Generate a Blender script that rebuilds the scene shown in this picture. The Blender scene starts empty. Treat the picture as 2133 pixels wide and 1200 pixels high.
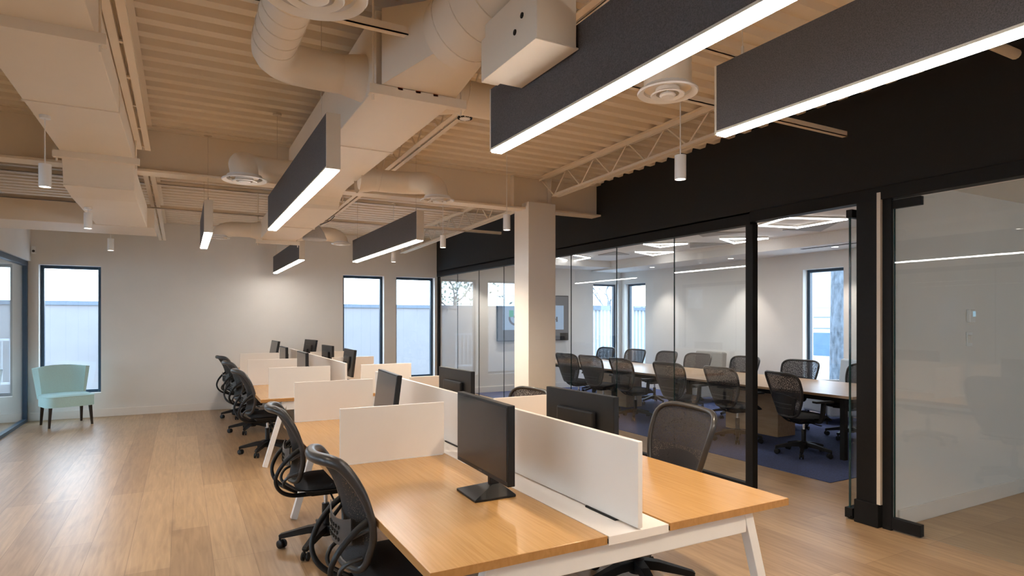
import bpy, bmesh, math, random
from mathutils import Vector, Matrix
R = math.radians
random.seed(7)
S = bpy.context.scene
COL = S.collection

# ---------------------------------------------------------------- camera, sky, exposure
F, VX, HY, CAMZ = 1270.0, 380.0, 666.0, 1.6          # focal length in px, depth vanishing point, horizon row
cam_d = bpy.data.cameras.new('camera'); cam = bpy.data.objects.new('camera', cam_d); COL.objects.link(cam)
cam_d.sensor_width = 36; cam_d.lens = 36 * F / 2133
cam_d.shift_y = (HY - 600) / 2133
cam.location = (0, 0, CAMZ)
cam.rotation_euler = (R(90), 0, -math.atan((1066.5 - VX) / F))
cam_d.clip_start = 0.05
S.camera = cam
S.view_settings.view_transform = 'Standard'; S.view_settings.look = 'None'
S.view_settings.gamma = 1; S.view_settings.use_curve_mapping = False
S.view_settings.exposure = 0.0
try:
    S.cycles.use_denoising = True
    S.cycles.max_bounces = 10; S.cycles.transparent_max_bounces = 24; S.cycles.diffuse_bounces = 6; S.cycles.glossy_bounces = 5
    S.cycles.sample_clamp_indirect = 6; S.cycles.caustics_reflective = False
except Exception: pass
W = bpy.data.worlds.new('overcast'); S.world = W; W.use_nodes = True
nt = W.node_tree; bg = nt.nodes['Background']
tc = nt.nodes.new('ShaderNodeTexCoord'); sep = nt.nodes.new('ShaderNodeSeparateXYZ'); rmp = nt.nodes.new('ShaderNodeValToRGB')
nt.links.new(tc.outputs['Generated'], sep.inputs[0]); nt.links.new(sep.outputs['Z'], rmp.inputs[0]); nt.links.new(rmp.outputs[0], bg.inputs[0])
rmp.color_ramp.elements[0].color = (0.78, 0.89, 1.0, 1); rmp.color_ramp.elements[1].color = (0.48, 0.72, 1.0, 1)
SKY = 9.5
bg.inputs[1].default_value = SKY
STRIP, SPOT, LED = 42.0, 48.0, 7.0                      # strengths of the lamps built below

# ---------------------------------------------------------------- materials
def mat(name, col, rough=.5, metal=0, spec=.5, emit=None, es=0):
    m = bpy.data.materials.new(name); m.use_nodes = True
    b = m.node_tree.nodes['Principled BSDF']
    b.inputs['Base Color'].default_value = (*col, 1); b.inputs['Roughness'].default_value = rough
    b.inputs['Metallic'].default_value = metal; b.inputs['Specular IOR Level'].default_value = spec
    if emit: b.inputs['Emission Color'].default_value = (*emit, 1); b.inputs['Emission Strength'].default_value = es
    return m
def N(m, t, **kw):
    n = m.node_tree.nodes.new(t)
    for k, v in kw.items(): setattr(n, k, v)
    return n
def L(m, a, b): m.node_tree.links.new(a, b)
def grain(m, col, var=.06, scale=30, stretch=(1, 1, 1), bump=0, detail=4):
    """noise driven colour variation and an optional bump"""
    b = m.node_tree.nodes['Principled BSDF']
    t = N(m, 'ShaderNodeTexCoord'); mp = N(m, 'ShaderNodeMapping'); nz = N(m, 'ShaderNodeTexNoise'); cr = N(m, 'ShaderNodeValToRGB')
    mp.inputs['Scale'].default_value = stretch; nz.inputs['Scale'].default_value = scale; nz.inputs['Detail'].default_value = detail
    L(m, t.outputs['Object'], mp.inputs[0]); L(m, mp.outputs[0], nz.inputs[0]); L(m, nz.outputs[0], cr.inputs[0]); L(m, cr.outputs[0], b.inputs['Base Color'])
    cr.color_ramp.elements[0].position = .3; cr.color_ramp.elements[1].position = .7
    cr.color_ramp.elements[0].color = tuple(c * (1 - var) for c in col) + (1,); cr.color_ramp.elements[1].color = tuple(min(1, c * (1 + var)) for c in col) + (1,)
    if bump:
        bp = N(m, 'ShaderNodeBump'); bp.inputs['Strength'].default_value = bump; bp.inputs['Distance'].default_value = .002
        L(m, nz.outputs[0], bp.inputs['Height']); L(m, bp.outputs[0], b.inputs['Normal'])
    return m
M = {}
def gm(name, col, rough=.5, var=.05, scale=30, stretch=(1, 1, 1), bump=0, **kw):
    M[name] = grain(mat(name, col, rough, **kw), col, var, scale, stretch, bump)
gm('wall', (.76, .72, .67), .85, .015, 3)
gm('ceil_paint', (.80, .71, .59), .55, .02, 2)
gm('black_wall', (.0048, .0046, .005), .8, .1, 40)
gm('black_frame', (.007, .0065, .0065), .55, .1, 40, spec=.2)
gm('flare_navy_frame', (.022, .05, .085), .4, .1, 20)  # blue flare from the windows is put into this dark frame colour
gm('white_lam', (.77, .71, .645), .35, .01, 5)
gm('white_metal', (.76, .74, .71), .4, .02, 8)
gm('felt', (.088, .078, .077), .95, .35, 260, bump=.3)
gm('beige', (.62, .54, .44), .6, .03, 10)
gm('black_plastic', (.008, .008, .009), .45, .15, 30, spec=.35)
gm('dark_fabric', (.012, .012, .014), .9, .3, 200, bump=.3)
gm('grey_plastic', (.035, .034, .036), .4, .1, 30)
gm('rim_plastic', (.028, .026, .026), .32, .1, 30)
gm('chrome', (.6, .6, .62), .25, .02, 10, metal=1)
gm('screen', (.022, .022, .025), .22, .05, 3)
gm('teal', (.50, .74, .75), .85, .08, 160, bump=.25)
gm('dark_wood', (.018, .012, .009), .4, .3, 20, (1, 1, .2))
gm('grey_fabric', (.30, .29, .27), .9, .08, 150, bump=.2)
gm('bluegrey_fabric', (.42, .46, .50), .9, .08, 150, bump=.2)
gm('drop_ceiling', (.86, .84, .81), .9, .02, 40)
gm('acoustic_grey', (.45, .44, .43), .9, .05, 60)
gm('ext_wall', (.205, .195, .20), .9, .04, 2)
gm('ext_cap', (.10, .125, .16), .6, .05, 5)
gm('ext_ground', (.45, .45, .46), .9, .05, 3)
gm('ext_fence', (.36, .37, .39), .6, .03, 3)
gm('bark', (.085, .10, .12), .9, .5, 14, (1, 1, .35), bump=.6)
gm('garage', (.05, .10, .17), .6, .1, 3)
gm('leaf', (.34, .39, .29), .8, .4, 6)
gm('dark_gap', (.01, .009, .008), .9, .1, 10)
gm('green_ink', (.10, .42, .30), .5, .02, 5)
gm('white_plastic', (.80, .79, .77), .35, .01, 5)
M['strip'] = mat('strip', (1, 1, 1), emit=(1, .95, .90), es=STRIP)
M['lamp'] = mat('lamp', (1, 1, 1), emit=(1, .91, .80), es=14)
M['led'] = mat('led', (1, 1, 1), emit=(1, .97, .95), es=LED)
M['tv_screen'] = mat('tv_screen', (.1, .12, .15), .3, emit=(.42, .58, .80), es=.55)
M['tv_border'] = mat('tv_border', (.05, .05, .055), .3, emit=(.14, .14, .15), es=.5)
M['lcd'] = mat('lcd', (.2, .3, .35), .3, emit=(.45, .70, .85), es=.6)
# wood planks of the floor, boards along y
m = M['floor'] = mat('floor', (.5, .3, .15), .36); b = m.node_tree.nodes['Principled BSDF']
t = N(m, 'ShaderNodeTexCoord'); mp = N(m, 'ShaderNodeMapping'); mp.inputs['Rotation'].default_value = (0, 0, R(90)); mp.inputs['Location'].default_value = (.31, .07, 0)
br = N(m, 'ShaderNodeTexBrick'); br.offset = .37; br.offset_frequency = 3
for k, v in (('Scale', 1), ('Mortar Size', .0014), ('Mortar Smooth', .2), ('Bias', 0), ('Brick Width', 2.1), ('Row Height', .25)): br.inputs[k].default_value = v
br.inputs['Color1'].default_value = (.37, .236, .128, 1); br.inputs['Color2'].default_value = (.485, .326, .186, 1); br.inputs['Mortar'].default_value = (.22, .13, .07, 1)
m2 = N(m, 'ShaderNodeMapping'); m2.inputs['Scale'].default_value = (16, 1.1, 1)
nz = N(m, 'ShaderNodeTexNoise'); nz.inputs['Scale'].default_value = 2.2; nz.inputs['Detail'].default_value = 7; nz.inputs['Distortion'].default_value = .6
cr = N(m, 'ShaderNodeValToRGB'); cr.color_ramp.elements[0].color = (.80, .78, .76, 1); cr.color_ramp.elements[1].color = (1.1, 1.1, 1.1, 1)
cr.color_ramp.elements[0].position = .3; cr.color_ramp.elements[1].position = .7
kn = N(m, 'ShaderNodeTexNoise'); kn.inputs['Scale'].default_value = 1.6; kn.inputs['Detail'].default_value = 3
kc = N(m, 'ShaderNodeValToRGB'); kc.color_ramp.elements[0].position = .28; kc.color_ramp.elements[1].position = .42; kc.color_ramp.elements[0].color = (.72, .68, .64, 1)
mx = N(m, 'ShaderNodeMix', data_type='RGBA', blend_type='MULTIPLY'); mx.inputs[0].default_value = 1
mx2 = N(m, 'ShaderNodeMix', data_type='RGBA', blend_type='MULTIPLY'); mx2.inputs[0].default_value = .6
L(m, t.outputs['Object'], mp.inputs[0]); L(m, mp.outputs[0], br.inputs[0]); L(m, t.outputs['Object'], m2.inputs[0]); L(m, m2.outputs[0], nz.inputs[0]); L(m, nz.outputs[0], cr.inputs[0])
m3 = N(m, 'ShaderNodeMapping'); m3.inputs['Scale'].default_value = (3, 1, 1); L(m, t.outputs['Object'], m3.inputs[0]); L(m, m3.outputs[0], kn.inputs[0]); L(m, kn.outputs[0], kc.inputs[0])
L(m, br.outputs['Color'], mx.inputs[6]); L(m, cr.outputs[0], mx.inputs[7]); L(m, mx.outputs[2], mx2.inputs[6]); L(m, kc.outputs[0], mx2.inputs[7]); L(m, mx2.outputs[2], b.inputs['Base Color'])
bp = N(m, 'ShaderNodeBump'); bp.inputs['Strength'].default_value = .15; bp.inputs['Distance'].default_value = .001; L(m, br.outputs['Fac'], bp.inputs['Height']); bp.invert = True; L(m, bp.outputs[0], b.inputs['Normal'])
# oak veneer, grain along y
def veneer(name, c0, c1, rough, stretch):
    m = M[name] = mat(name, c0, rough); b = m.node_tree.nodes['Principled BSDF']
    t = N(m, 'ShaderNodeTexCoord'); mp = N(m, 'ShaderNodeMapping'); mp.inputs['Scale'].default_value = stretch
    nz = N(m, 'ShaderNodeTexNoise'); nz.inputs['Scale'].default_value = 2.0; nz.inputs['Detail'].default_value = 8; nz.inputs['Distortion'].default_value = .8
    cr = N(m, 'ShaderNodeValToRGB'); cr.color_ramp.elements[0].position = .32; cr.color_ramp.elements[1].position = .68
    cr.color_ramp.elements[0].color = (*c0, 1); cr.color_ramp.elements[1].color = (*c1, 1)
    L(m, t.outputs['Object'], mp.inputs[0]); L(m, mp.outputs[0], nz.inputs[0]); L(m, nz.outputs[0], cr.inputs[0]); L(m, cr.outputs[0], b.inputs['Base Color'])
veneer('oak', (.45, .24, .082), (.54, .305, .112), .26, (48, 1.3, 10))
veneer('oak_edge', (.36, .17, .045), (.44, .22, .07), .45, (22, 1.2, 10))
veneer('table_oak', (.46, .30, .17), (.56, .385, .235), .3, (18, 1.0, 10))
# blue carpet
gm('carpet', (.05, .072, .18), .97, .35, 90, bump=.4)
# clear glass: see-through with a grazing-angle mirror sheen
def glass(name, tint, base=.045, k=.95):
    m = bpy.data.materials.new(name); m.use_nodes = True; n = m.node_tree; n.nodes.clear()
    out = n.nodes.new('ShaderNodeOutputMaterial'); mix = n.nodes.new('ShaderNodeMixShader'); tr = n.nodes.new('ShaderNodeBsdfTransparent'); gl = n.nodes.new('ShaderNodeBsdfGlossy')
    lw = n.nodes.new('ShaderNodeLayerWeight'); lw.inputs[0].default_value = .5
    p = n.nodes.new('ShaderNodeMath'); p.operation = 'POWER'; p.inputs[1].default_value = 5
    q = n.nodes.new('ShaderNodeMath'); q.operation = 'MULTIPLY_ADD'; q.inputs[1].default_value = k; q.inputs[2].default_value = base
    tr.inputs[0].default_value = (*tint, 1); gl.inputs[0].default_value = (.96, .98, 1, 1); gl.inputs['Roughness'].default_value = 0
    n.links.new(lw.outputs['Facing'], p.inputs[0]); n.links.new(p.outputs[0], q.inputs[0]); n.links.new(q.outputs[0], mix.inputs[0])
    n.links.new(tr.outputs[0], mix.inputs[1]); n.links.new(gl.outputs[0], mix.inputs[2]); n.links.new(mix.outputs[0], out.inputs[0])
    M[name] = m
glass('glass', (.945, .97, .98))
glass('window_glass', (.97, .99, 1), .03, .6)
gm('glass_edge', (.004, .028, .03), .15, .05, 10)
# see-through chair mesh: a woven black net
def net(name, col, cover):
    m = bpy.data.materials.new(name); m.use_nodes = True; n = m.node_tree; b = n.nodes['Principled BSDF']
    b.inputs['Base Color'].default_value = (*col, 1); b.inputs['Roughness'].default_value = .7
    tc = n.nodes.new('ShaderNodeTexCoord'); vo = n.nodes.new('ShaderNodeTexVoronoi'); vo.inputs['Scale'].default_value = 190
    lt = n.nodes.new('ShaderNodeMath'); lt.operation = 'LESS_THAN'; lt.inputs[1].default_value = 1 - cover
    mix = n.nodes.new('ShaderNodeMixShader'); tr = n.nodes.new('ShaderNodeBsdfTransparent')
    n.links.new(tc.outputs['Object'], vo.inputs[0]); n.links.new(vo.outputs['Distance'], lt.inputs[0]); n.links.new(lt.outputs[0], mix.inputs[0])
    n.links.new(b.outputs[0], mix.inputs[1]); n.links.new(tr.outputs[0], mix.inputs[2]); n.links.new(mix.outputs[0], n.nodes['Material Output'].inputs[0])
    M[name] = m
net('net', (.028, .025, .028), .56)
net('net_dense', (.016, .015, .016), .66)

# ---------------------------------------------------------------- mesh helpers
class B:
    def __init__(s): s.bm = bmesh.new()
    def box(s, x0, y0, z0, x1, y1, z1, bev=0, rot=None, piv=None):
        t = bmesh.new(); bmesh.ops.create_cube(t, size=1)
        for v in t.verts: v.co = Vector(((x0 + x1) / 2 + v.co.x * (x1 - x0), (y0 + y1) / 2 + v.co.y * (y1 - y0), (z0 + z1) / 2 + v.co.z * (z1 - z0)))
        if bev: bmesh.ops.bevel(t, geom=t.edges[:], offset=bev, segments=2, affect='EDGES', profile=.6)
        if rot is not None:
            p = Vector(piv or ((x0 + x1) / 2, (y0 + y1) / 2, (z0 + z1) / 2))
            bmesh.ops.transform(t, matrix=Matrix.Translation(p) @ rot @ Matrix.Translation(-p), verts=t.verts)
        return s.merge(t)
    def merge(s, t):
        me = bpy.data.meshes.new('t'); t.to_mesh(me); t.free(); s.bm.from_mesh(me); bpy.data.meshes.remove(me); return s
    def tube(s, pts, r, n=10, sq=None, closed=False):
        """swept round (or rectangular sq=(w,h)) section along points; r number or list"""
        P = [Vector(p) for p in pts]; K = len(P); rs = r if isinstance(r, (list, tuple)) else [r] * K
        rings = []; up = None
        for i, p in enumerate(P):
            a = P[(i - 1) % K] if (i or closed) else p; c = P[(i + 1) % K] if (i < K - 1 or closed) else p
            d = (c - a).normalized()
            if up is None:
                up = Vector((0, 0, 1)) if abs(d.z) < .9 else Vector((0, 1, 0))
            u = (up - d * up.dot(d))
            u = u.normalized() if u.length > 1e-5 else d.orthogonal().normalized()
            up = u; w = d.cross(u)
            if sq:
                hw, hh = sq[0] / 2 * rs[i], sq[1] / 2 * rs[i]
                ring = [s.bm.verts.new(p + w * x + u * y) for x, y in ((-hw, -hh), (hw, -hh), (hw, hh), (-hw, hh))]
            else:
                ring = [s.bm.verts.new(p + (w * math.cos(2 * math.pi * k / n) + u * math.sin(2 * math.pi * k / n)) * rs[i]) for k in range(n)]
            rings.append(ring)
        for i in range(K if closed else K - 1):
            A, C = rings[i], rings[(i + 1) % K]
            for k in range(len(A)): s.bm.faces.new((A[k], A[(k + 1) % len(A)], C[(k + 1) % len(A)], C[k]))
        if not closed:
            s.bm.faces.new(rings[0][::-1]); s.bm.faces.new(rings[-1])
        return s
    def lathe(s, prof, c=(0, 0, 0), n=28, axis='Z'):
        """revolve (radius, height) pairs"""
        c = Vector(c); rings = []
        for r, h in prof:
            ring = []
            for k in range(n if r > 1e-6 else 1):
                a = 2 * math.pi * k / n
                x, y = r * math.cos(a), r * math.sin(a)
                v = Vector((x, y, h)) if axis == 'Z' else Vector((h, x, y)) if axis == 'X' else Vector((y, h, x))
                ring.append(s.bm.verts.new(c + v))
            rings.append(ring)
        for A, C in zip(rings, rings[1:]):
            for k in range(n):
                q = [A[k % len(A)], A[(k + 1) % len(A)], C[(k + 1) % len(C)], C[k % len(C)]]
                q = list(dict.fromkeys(q))
                if len(q) > 2: s.bm.faces.new(q)
        return s
    def grid(s, f, nu, nv, th=0, closed=False):
        """surface f(u,v) u,v in 0..1, optionally thickened along its normal"""
        g = [[Vector(f(i / nu, j / nv)) for j in range(nv + 1)] for i in range(nu + 1)]
        if not th:
            V = [[s.bm.verts.new(p) for p in row] for row in g]
            for i in range(nu):
                for j in range(nv): s.bm.faces.new((V[i][j], V[i + 1][j], V[i + 1][j + 1], V[i][j + 1]))
            return s
        nrm = [[None] * (nv + 1) for _ in range(nu + 1)]
        for i in range(nu + 1):
            for j in range(nv + 1):
                a = g[min(i + 1, nu)][j] - g[max(i - 1, 0)][j]; b = g[i][min(j + 1, nv)] - g[i][max(j - 1, 0)]
                nrm[i][j] = a.cross(b).normalized()
        A = [[s.bm.verts.new(g[i][j] + nrm[i][j] * th / 2) for j in range(nv + 1)] for i in range(nu + 1)]
        C = [[s.bm.verts.new(g[i][j] - nrm[i][j] * th / 2) for j in range(nv + 1)] for i in range(nu + 1)]
        for i in range(nu):
            for j in range(nv):
                s.bm.faces.new((A[i][j], A[i + 1][j], A[i + 1][j + 1], A[i][j + 1])); s.bm.faces.new((C[i][j], C[i][j + 1], C[i + 1][j + 1], C[i + 1][j]))
        for i in range(nu):
            s.bm.faces.new((A[i][0], C[i][0], C[i + 1][0], A[i + 1][0])); s.bm.faces.new((A[i][nv], A[i + 1][nv], C[i + 1][nv], C[i][nv]))
        for j in range(nv):
            s.bm.faces.new((A[0][j], A[0][j + 1], C[0][j + 1], C[0][j])); s.bm.faces.new((A[nu][j], C[nu][j], C[nu][j + 1], A[nu][j + 1]))
        return s
    def prism(s, poly, axis, a, b):
        """extrude a 2D polygon; axis X: (y,z), Y: (x,z), Z: (x,y)"""
        mk = {'X': lambda p, t: (t, p[0], p[1]), 'Y': lambda p, t: (p[0], t, p[1]), 'Z': lambda p, t: (p[0], p[1], t)}[axis]
        A = [s.bm.verts.new(mk(p, a)) for p in poly]; C = [s.bm.verts.new(mk(p, b)) for p in poly]; n = len(poly)
        s.bm.faces.new(A[::-1]); s.bm.faces.new(C)
        for k in range(n): s.bm.faces.new((A[k], A[(k + 1) % n], C[(k + 1) % n], C[k]))
        return s
    def build(s, name, m, parent=None, smooth=False, bevel=0, sub=0, loc=None):
        bmesh.ops.recalc_face_normals(s.bm, faces=s.bm.faces[:])
        me = bpy.data.meshes.new(name); s.bm.to_mesh(me); s.bm.free()
        o = bpy.data.objects.new(name, me); COL.objects.link(o)
        me.materials.append(M[m])
        if smooth:
            for p in me.polygons: p.use_smooth = True
            if not sub:
                md = o.modifiers.new('split', 'EDGE_SPLIT'); md.split_angle = R(38)
        if bevel:
            md = o.modifiers.new('bevel', 'BEVEL'); md.width = bevel; md.segments = 2; md.limit_method = 'ANGLE'
        if sub:
            md = o.modifiers.new('sub', 'SUBSURF'); md.levels = sub; md.render_levels = sub
        if parent: o.parent = parent
        if loc: o.location = loc
        return o
def tag(o, label, cat, group=None, kind=None):
    if label: o['label'] = label
    if cat: o['category'] = cat
    if group: o['group'] = group
    if kind: o['kind'] = kind
    return o
def thing(name, label, cat, loc=(0, 0, 0), rz=0, group=None):
    o = bpy.data.objects.new(name, None); COL.objects.link(o); o.empty_display_size = .1
    o.location = loc; o.rotation_euler = (0, 0, rz)
    return tag(o, label, cat, group)
def struct(o, label=None, cat=None):
    o['kind'] = 'structure'
    if label: o['label'] = label
    if cat: o['category'] = cat
    return o
def dup(root, loc, rz, label, group=None):
    def cp(o, par):
        c = o.copy(); COL.objects.link(c)
        if par: c.parent = par
        for ch in list(o.children): cp(ch, c)
        return c
    r = cp(root, None); r.location = loc; r.rotation_euler = (0, 0, rz); r['label'] = label
    if group: r['group'] = group
    return r
def smoothpath(pts, k=6):
    """Catmull-Rom through the points"""
    P = [Vector(p) for p in pts]; out = []
    for i in range(len(P) - 1):
        a, b, c, d = P[max(i - 1, 0)], P[i], P[i + 1], P[min(i + 2, len(P) - 1)]
        for j in range(k):
            t = j / k
            out.append(.5 * ((2 * b) + (c - a) * t + (2 * a - 5 * b + 4 * c - d) * t * t + (3 * b - a - 3 * c + d) * t ** 3))
    out.append(P[-1]); return out

# ---------------------------------------------------------------- room shell
XL, XR, YB, YE, XO, XC = -2.17, 4.75, -4.0, 12.05, -5.6, 9.6     # left glass, right glass, back, end wall, left office, far conference wall
deck = lambda y: 3.425 - .0135 * y
struct(B().box(XO, YB, -.1, XC + .3, YE + .3, 0).build('floor', 'floor'), 'warm oak plank floor running through the whole office', 'floor')
# corrugated roof deck
bm = B(); pitch = .19; y = YB; prof = []
while y < YE:
    prof += [(y, 0), (y + .075, 0), (y + .095, .048), (y + .17, .048)]; y += pitch
lo = [(p[0], deck(p[0]) + p[1]) for p in prof if p[0] <= YE + .05]
A = [bm.bm.verts.new((XO, p[0], p[1])) for p in lo]; C = [bm.bm.verts.new((XR + .1, p[0], p[1])) for p in lo]
A2 = [bm.bm.verts.new((XO, p[0], p[1] + .02)) for p in lo]; C2 = [bm.bm.verts.new((XR + .1, p[0], p[1] + .02)) for p in lo]
for i in range(len(lo) - 1):
    bm.bm.faces.new((A[i], A[i + 1], C[i + 1], C[i])); bm.bm.faces.new((A2[i], C2[i], C2[i + 1], A2[i + 1]))
struct(bm.build('ceiling', 'ceil_paint'), 'cream painted corrugated metal roof deck', 'ceiling')
# end wall with window openings
def wall_y(name, x0, x1, y0, y1, z1, holes, m='wall'):
    b = B(); x = x0
    for a, c, zb, zt in sorted(holes):
        b.box(x, y0, 0, a, y1, z1); b.box(a, y0, 0, c, y1, zb); b.box(a, y0, zt, c, y1, z1); x = c
    b.box(x, y0, 0, x1, y1, z1)
    return struct(b.build(name, m))
def wall_x(name, x0, x1, y0, y1, z1, holes, m='wall'):
    b = B(); y = y0
    for a, c, zb, zt in sorted(holes):
        b.box(x0, y, 0, x1, a, z1); b.box(x0, a, 0, x1, c, zb); b.box(x0, a, zt, x1, c, z1); y = c
    b.box(x0, y, 0, x1, y1, z1)
    return struct(b.build(name, m))
ZW0, ZW1 = .40, 2.475
EW = [(-2.0, -1.18), (2.76, 3.58), (3.83, 4.67), (8.75, 9.51)]
wall_y('wall_end', XO - .25, XC + .25, YE, YE + .28, 3.6, [(a, c, ZW0, ZW1) for a, c in EW])
CW = [(6.25, 7.0), (11.15, 11.92)]
wall_x('wall_conference', XC, XC + .28, -3.0, YE, 3.3, [(a, c, ZW0, ZW1) for a, c in CW])
LW = [(-2.6, -.6), (.4, 2.4), (3.2, 5.3), (8.9, 11.4)]
wall_x('wall_left', XO - .25, XO, YB, YE, 3.6, [(a, c, .4, 2.5) for a, c in LW])
struct(B().box(XO - .25, YB - .2, 0, XC + .28, YB, 3.6).build('wall_back', 'wall'))
struct(B().box(XL - .07, YB, 2.52, XL + .07, YE, 3.62).build('wall_left_upper', 'wall'), 'white wall band above the left glass partition', 'wall')
struct(B().box(XR - .04, YB, 2.60, XR + .14, YE, 3.55).build('wall_black', 'black_wall'), 'matte black wall above the glass fronts', 'wall')
struct(B().box(XR + .0, 2.73, 0, XC, 2.86, 3.0).build('wall_partition', 'wall'), 'white wall of the office behind the right glass door', 'wall')
struct(B().box(XR + .14, 2.86, 2.95, XC, YE, 3.05).build('ceiling_conference', 'drop_ceiling'), 'white conference room ceiling', 'ceiling')
struct(B().box(8.7, 2.86, 2.76, XC, YE, 2.95).box(XR + .14, YE - .75, 2.80, 8.7, YE, 2.95).build('trim_soffit', 'drop_ceiling'), 'lowered white soffit round the conference ceiling', 'soffit')
struct(B().box(XR + .14, -3.0, 2.68, XC, 2.73, 2.78).build('ceiling_office', 'drop_ceiling'))
struct(B().box(XO, YE - .016, 0, XR - .04, YE, .13).build('baseboard_end', 'white_lam', bevel=.004))
struct(B().box(XR + .1, YE - .016, 0, XC, YE, .13).build('baseboard_conference_end', 'white_lam', bevel=.004))
struct(B().box(XC - .016, 2.86, 0, XC, YE - .02, .13).build('baseboard_conference', 'white_lam', bevel=.004))
struct(B().box(XR + .12, 2.714, 0, XC, 2.73, .13).build('baseboard_partition', 'white_lam', bevel=.004))
# windows
wn = [0]
def window(axis, a, c, wall, depth, zb=ZW0, zt=ZW1, mull=0, inward=1):
    wn[0] += 1
    w = .05; p0, p1 = wall + depth * inward, wall + (depth + .07) * inward
    lo, hi = min(p0, p1), max(p0, p1)
    mk = (lambda b, u0, z0, u1, z1: b.box(u0, lo, z0, u1, hi, z1)) if axis == 'Y' else (lambda b, u0, z0, u1, z1: b.box(lo, u0, z0, hi, u1, z1))
    b = B(); mk(b, a, zb, a + w, zt); mk(b, c - w, zb, c, zt); mk(b, a + w, zt - w, c - w, zt); mk(b, a + w, zb, c - w, zb + w)
    o = struct(b.build('window_%d' % wn[0], 'flare_navy_frame', bevel=.004))
    g = B(); pm = (lo + hi) / 2
    if axis == 'Y': g.box(a + w, pm - .004, zb + w, c - w, pm + .004, zt - w)
    else: g.box(pm - .004, a + w, zb + w, pm + .004, c - w, zt - w)
    g.build('pane', 'window_glass', o)
    return o
labs = ['tall dark framed window behind the aqua chair', 'tall window left of the black wall, further from it', 'tall window next to the black wall', 'tall conference room end window beside the corner']
for (a, c), l in zip(EW, labs): struct(window('Y', a, c, YE, .12), l, 'window')
for (a, c), l in zip(CW, ['tall window with a tree trunk outside', 'narrow corner window on the conference side wall']): struct(window('X', a, c, XC, .12), l, 'window')
for a, c in LW: window('X', a, c, XO, .1, .4, 2.5, inward=-1)

# ---------------------------------------------------------------- right glass front
gw = thing('wall_glass_right', None, None); struct(gw, 'frameless glass front of the conference room under the black wall', 'glass wall')
ZH = 2.50
b = B(); b.box(XR - .04, 3.99, ZH, XR + .06, YE, 2.62).box(XR - .05, -3, 2.52, XR + .06, 3.99, 2.62); b.build('header_rail', 'black_frame', gw, bevel=.004)
B().box(XR - .03, 4.05, 0, XR + .03, YE, .045).build('floor_rail', 'black_frame', gw, bevel=.003)
B().box(XR - .035, 3.965, 0, XR + .035, 4.05, ZH).build('door_jamb', 'black_frame', gw, bevel=.004)
B().box(XR - .03, YE - .05, 0, XR + .03, YE, ZH).build('end_jamb', 'black_frame', gw, bevel=.004)
ys = [4.05, 5.04, 6.05, 7.06, 8.07, 9.07, 10.05, 11.03, YE - .05]
for i in range(len(ys) - 1):
    B().box(XR - .005, ys[i] + .003, .03, XR + .005, ys[i + 1] - .003, ZH + .01).build('glass_pane', 'glass', gw)
for y in ys[1:-1]: B().box(XR - .006, y - .003, .04, XR + .006, y + .003, ZH).build('joint', 'glass_edge', gw)
# post between the two doors
po = thing('column_post', None, None); struct(po, 'square black post between the two glass doors', 'post')
B().box(XR - .05, 2.79, .17, XR + .12, 2.955, 2.525).build('post_body', 'black_frame', po, bevel=.004)
B().box(XR - .065, 2.775, 0, XR + .13, 2.965, .18).build('base_block', 'black_frame', po, bevel=.004)
B().box(XR - .056, 2.762, .18, XR + .0, 2.79, 2.575).build('trim_strip', 'beige', po)
B().box(XR - .03, 2.695, 0, XR + .0, 2.762, 2.62).build('side_jamb', 'black_frame', po, bevel=.003)
# doors
d = thing('door_1', None, None); struct(d, 'open glass door leaf swung into the conference room', 'door')
B().box(XR - .02, 3.02, .06, XR + .93, 3.032, 2.46).build('glass_leaf', 'glass', d)
B().box(XR - .022, 3.018, .06, XR - .016, 3.034, 2.46).build('leaf_edge', 'glass_edge', d)
B().box(XR - .035, 3.0, 2.42, XR + .20, 3.05, 2.485).build('top_patch', 'black_frame', d, bevel=.003)
B().box(XR - .045, 2.99, .01, XR + .20, 3.055, .09).box(XR - .06, 2.995, .02, XR - .04, 3.03, .035).build('bottom_patch', 'black_frame', d, bevel=.003)
d = thing('door_2', None, None); struct(d, 'closed glass door of the office at the right edge', 'door')
B().box(XR - .006, 1.62, .02, XR + .006, 2.685, 2.50).build('glass_leaf', 'glass', d)
B().box(XR - .0075, 2.683, .02, XR + .0075, 2.690, 2.50).build('leaf_edge', 'glass_edge', d)
B().box(XR - .02, 2.49, 2.44, XR + .02, 2.70, 2.505).build('top_patch', 'black_frame', d, bevel=.003)
B().box(XR - .025, 2.49, .012, XR + .025, 2.70, .10).build('bottom_patch', 'black_frame', d, bevel=.003)
B().lathe([(.012, 0), (.012, .003)], (XR - .026, 2.665, .055), 12, 'X').build('lock', 'chrome', d)
g2 = struct(B().box(XR - .006, -3.0, .02, XR + .006, 1.61, 2.52).build('window_20', 'glass'))
# ---------------------------------------------------------------- left glass front
gl = thing('wall_glass_left', None, None); struct(gl, 'dark framed glass partition at the left edge', 'glass wall')
B().box(XL - .035, YB, 2.44, XL + .035, YE, 2.53).box(XL - .035, YB, 0, XL + .035, YE - .06, .05).build('frame_rails', 'flare_navy_frame', gl, bevel=.004)
B().box(XL - .035, YE - .07, 0, XL + .035, YE, 2.44).build('end_jamb', 'flare_navy_frame', gl, bevel=.004)
ly = [YB, -2.2, -.4, 1.4, 3.2, 5.0, 6.8, 8.55, 10.3, YE - .07]
for i in range(len(ly) - 1): B().box(XL - .005, ly[i] + .003, .045, XL + .005, ly[i + 1] - .003, 2.445).build('glass_pane', 'glass', gl)
for y in ly[1:-1]: B().box(XL - .006, y - .003, .05, XL + .006, y + .003, 2.44).build('joint', 'glass_edge', gl)

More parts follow.
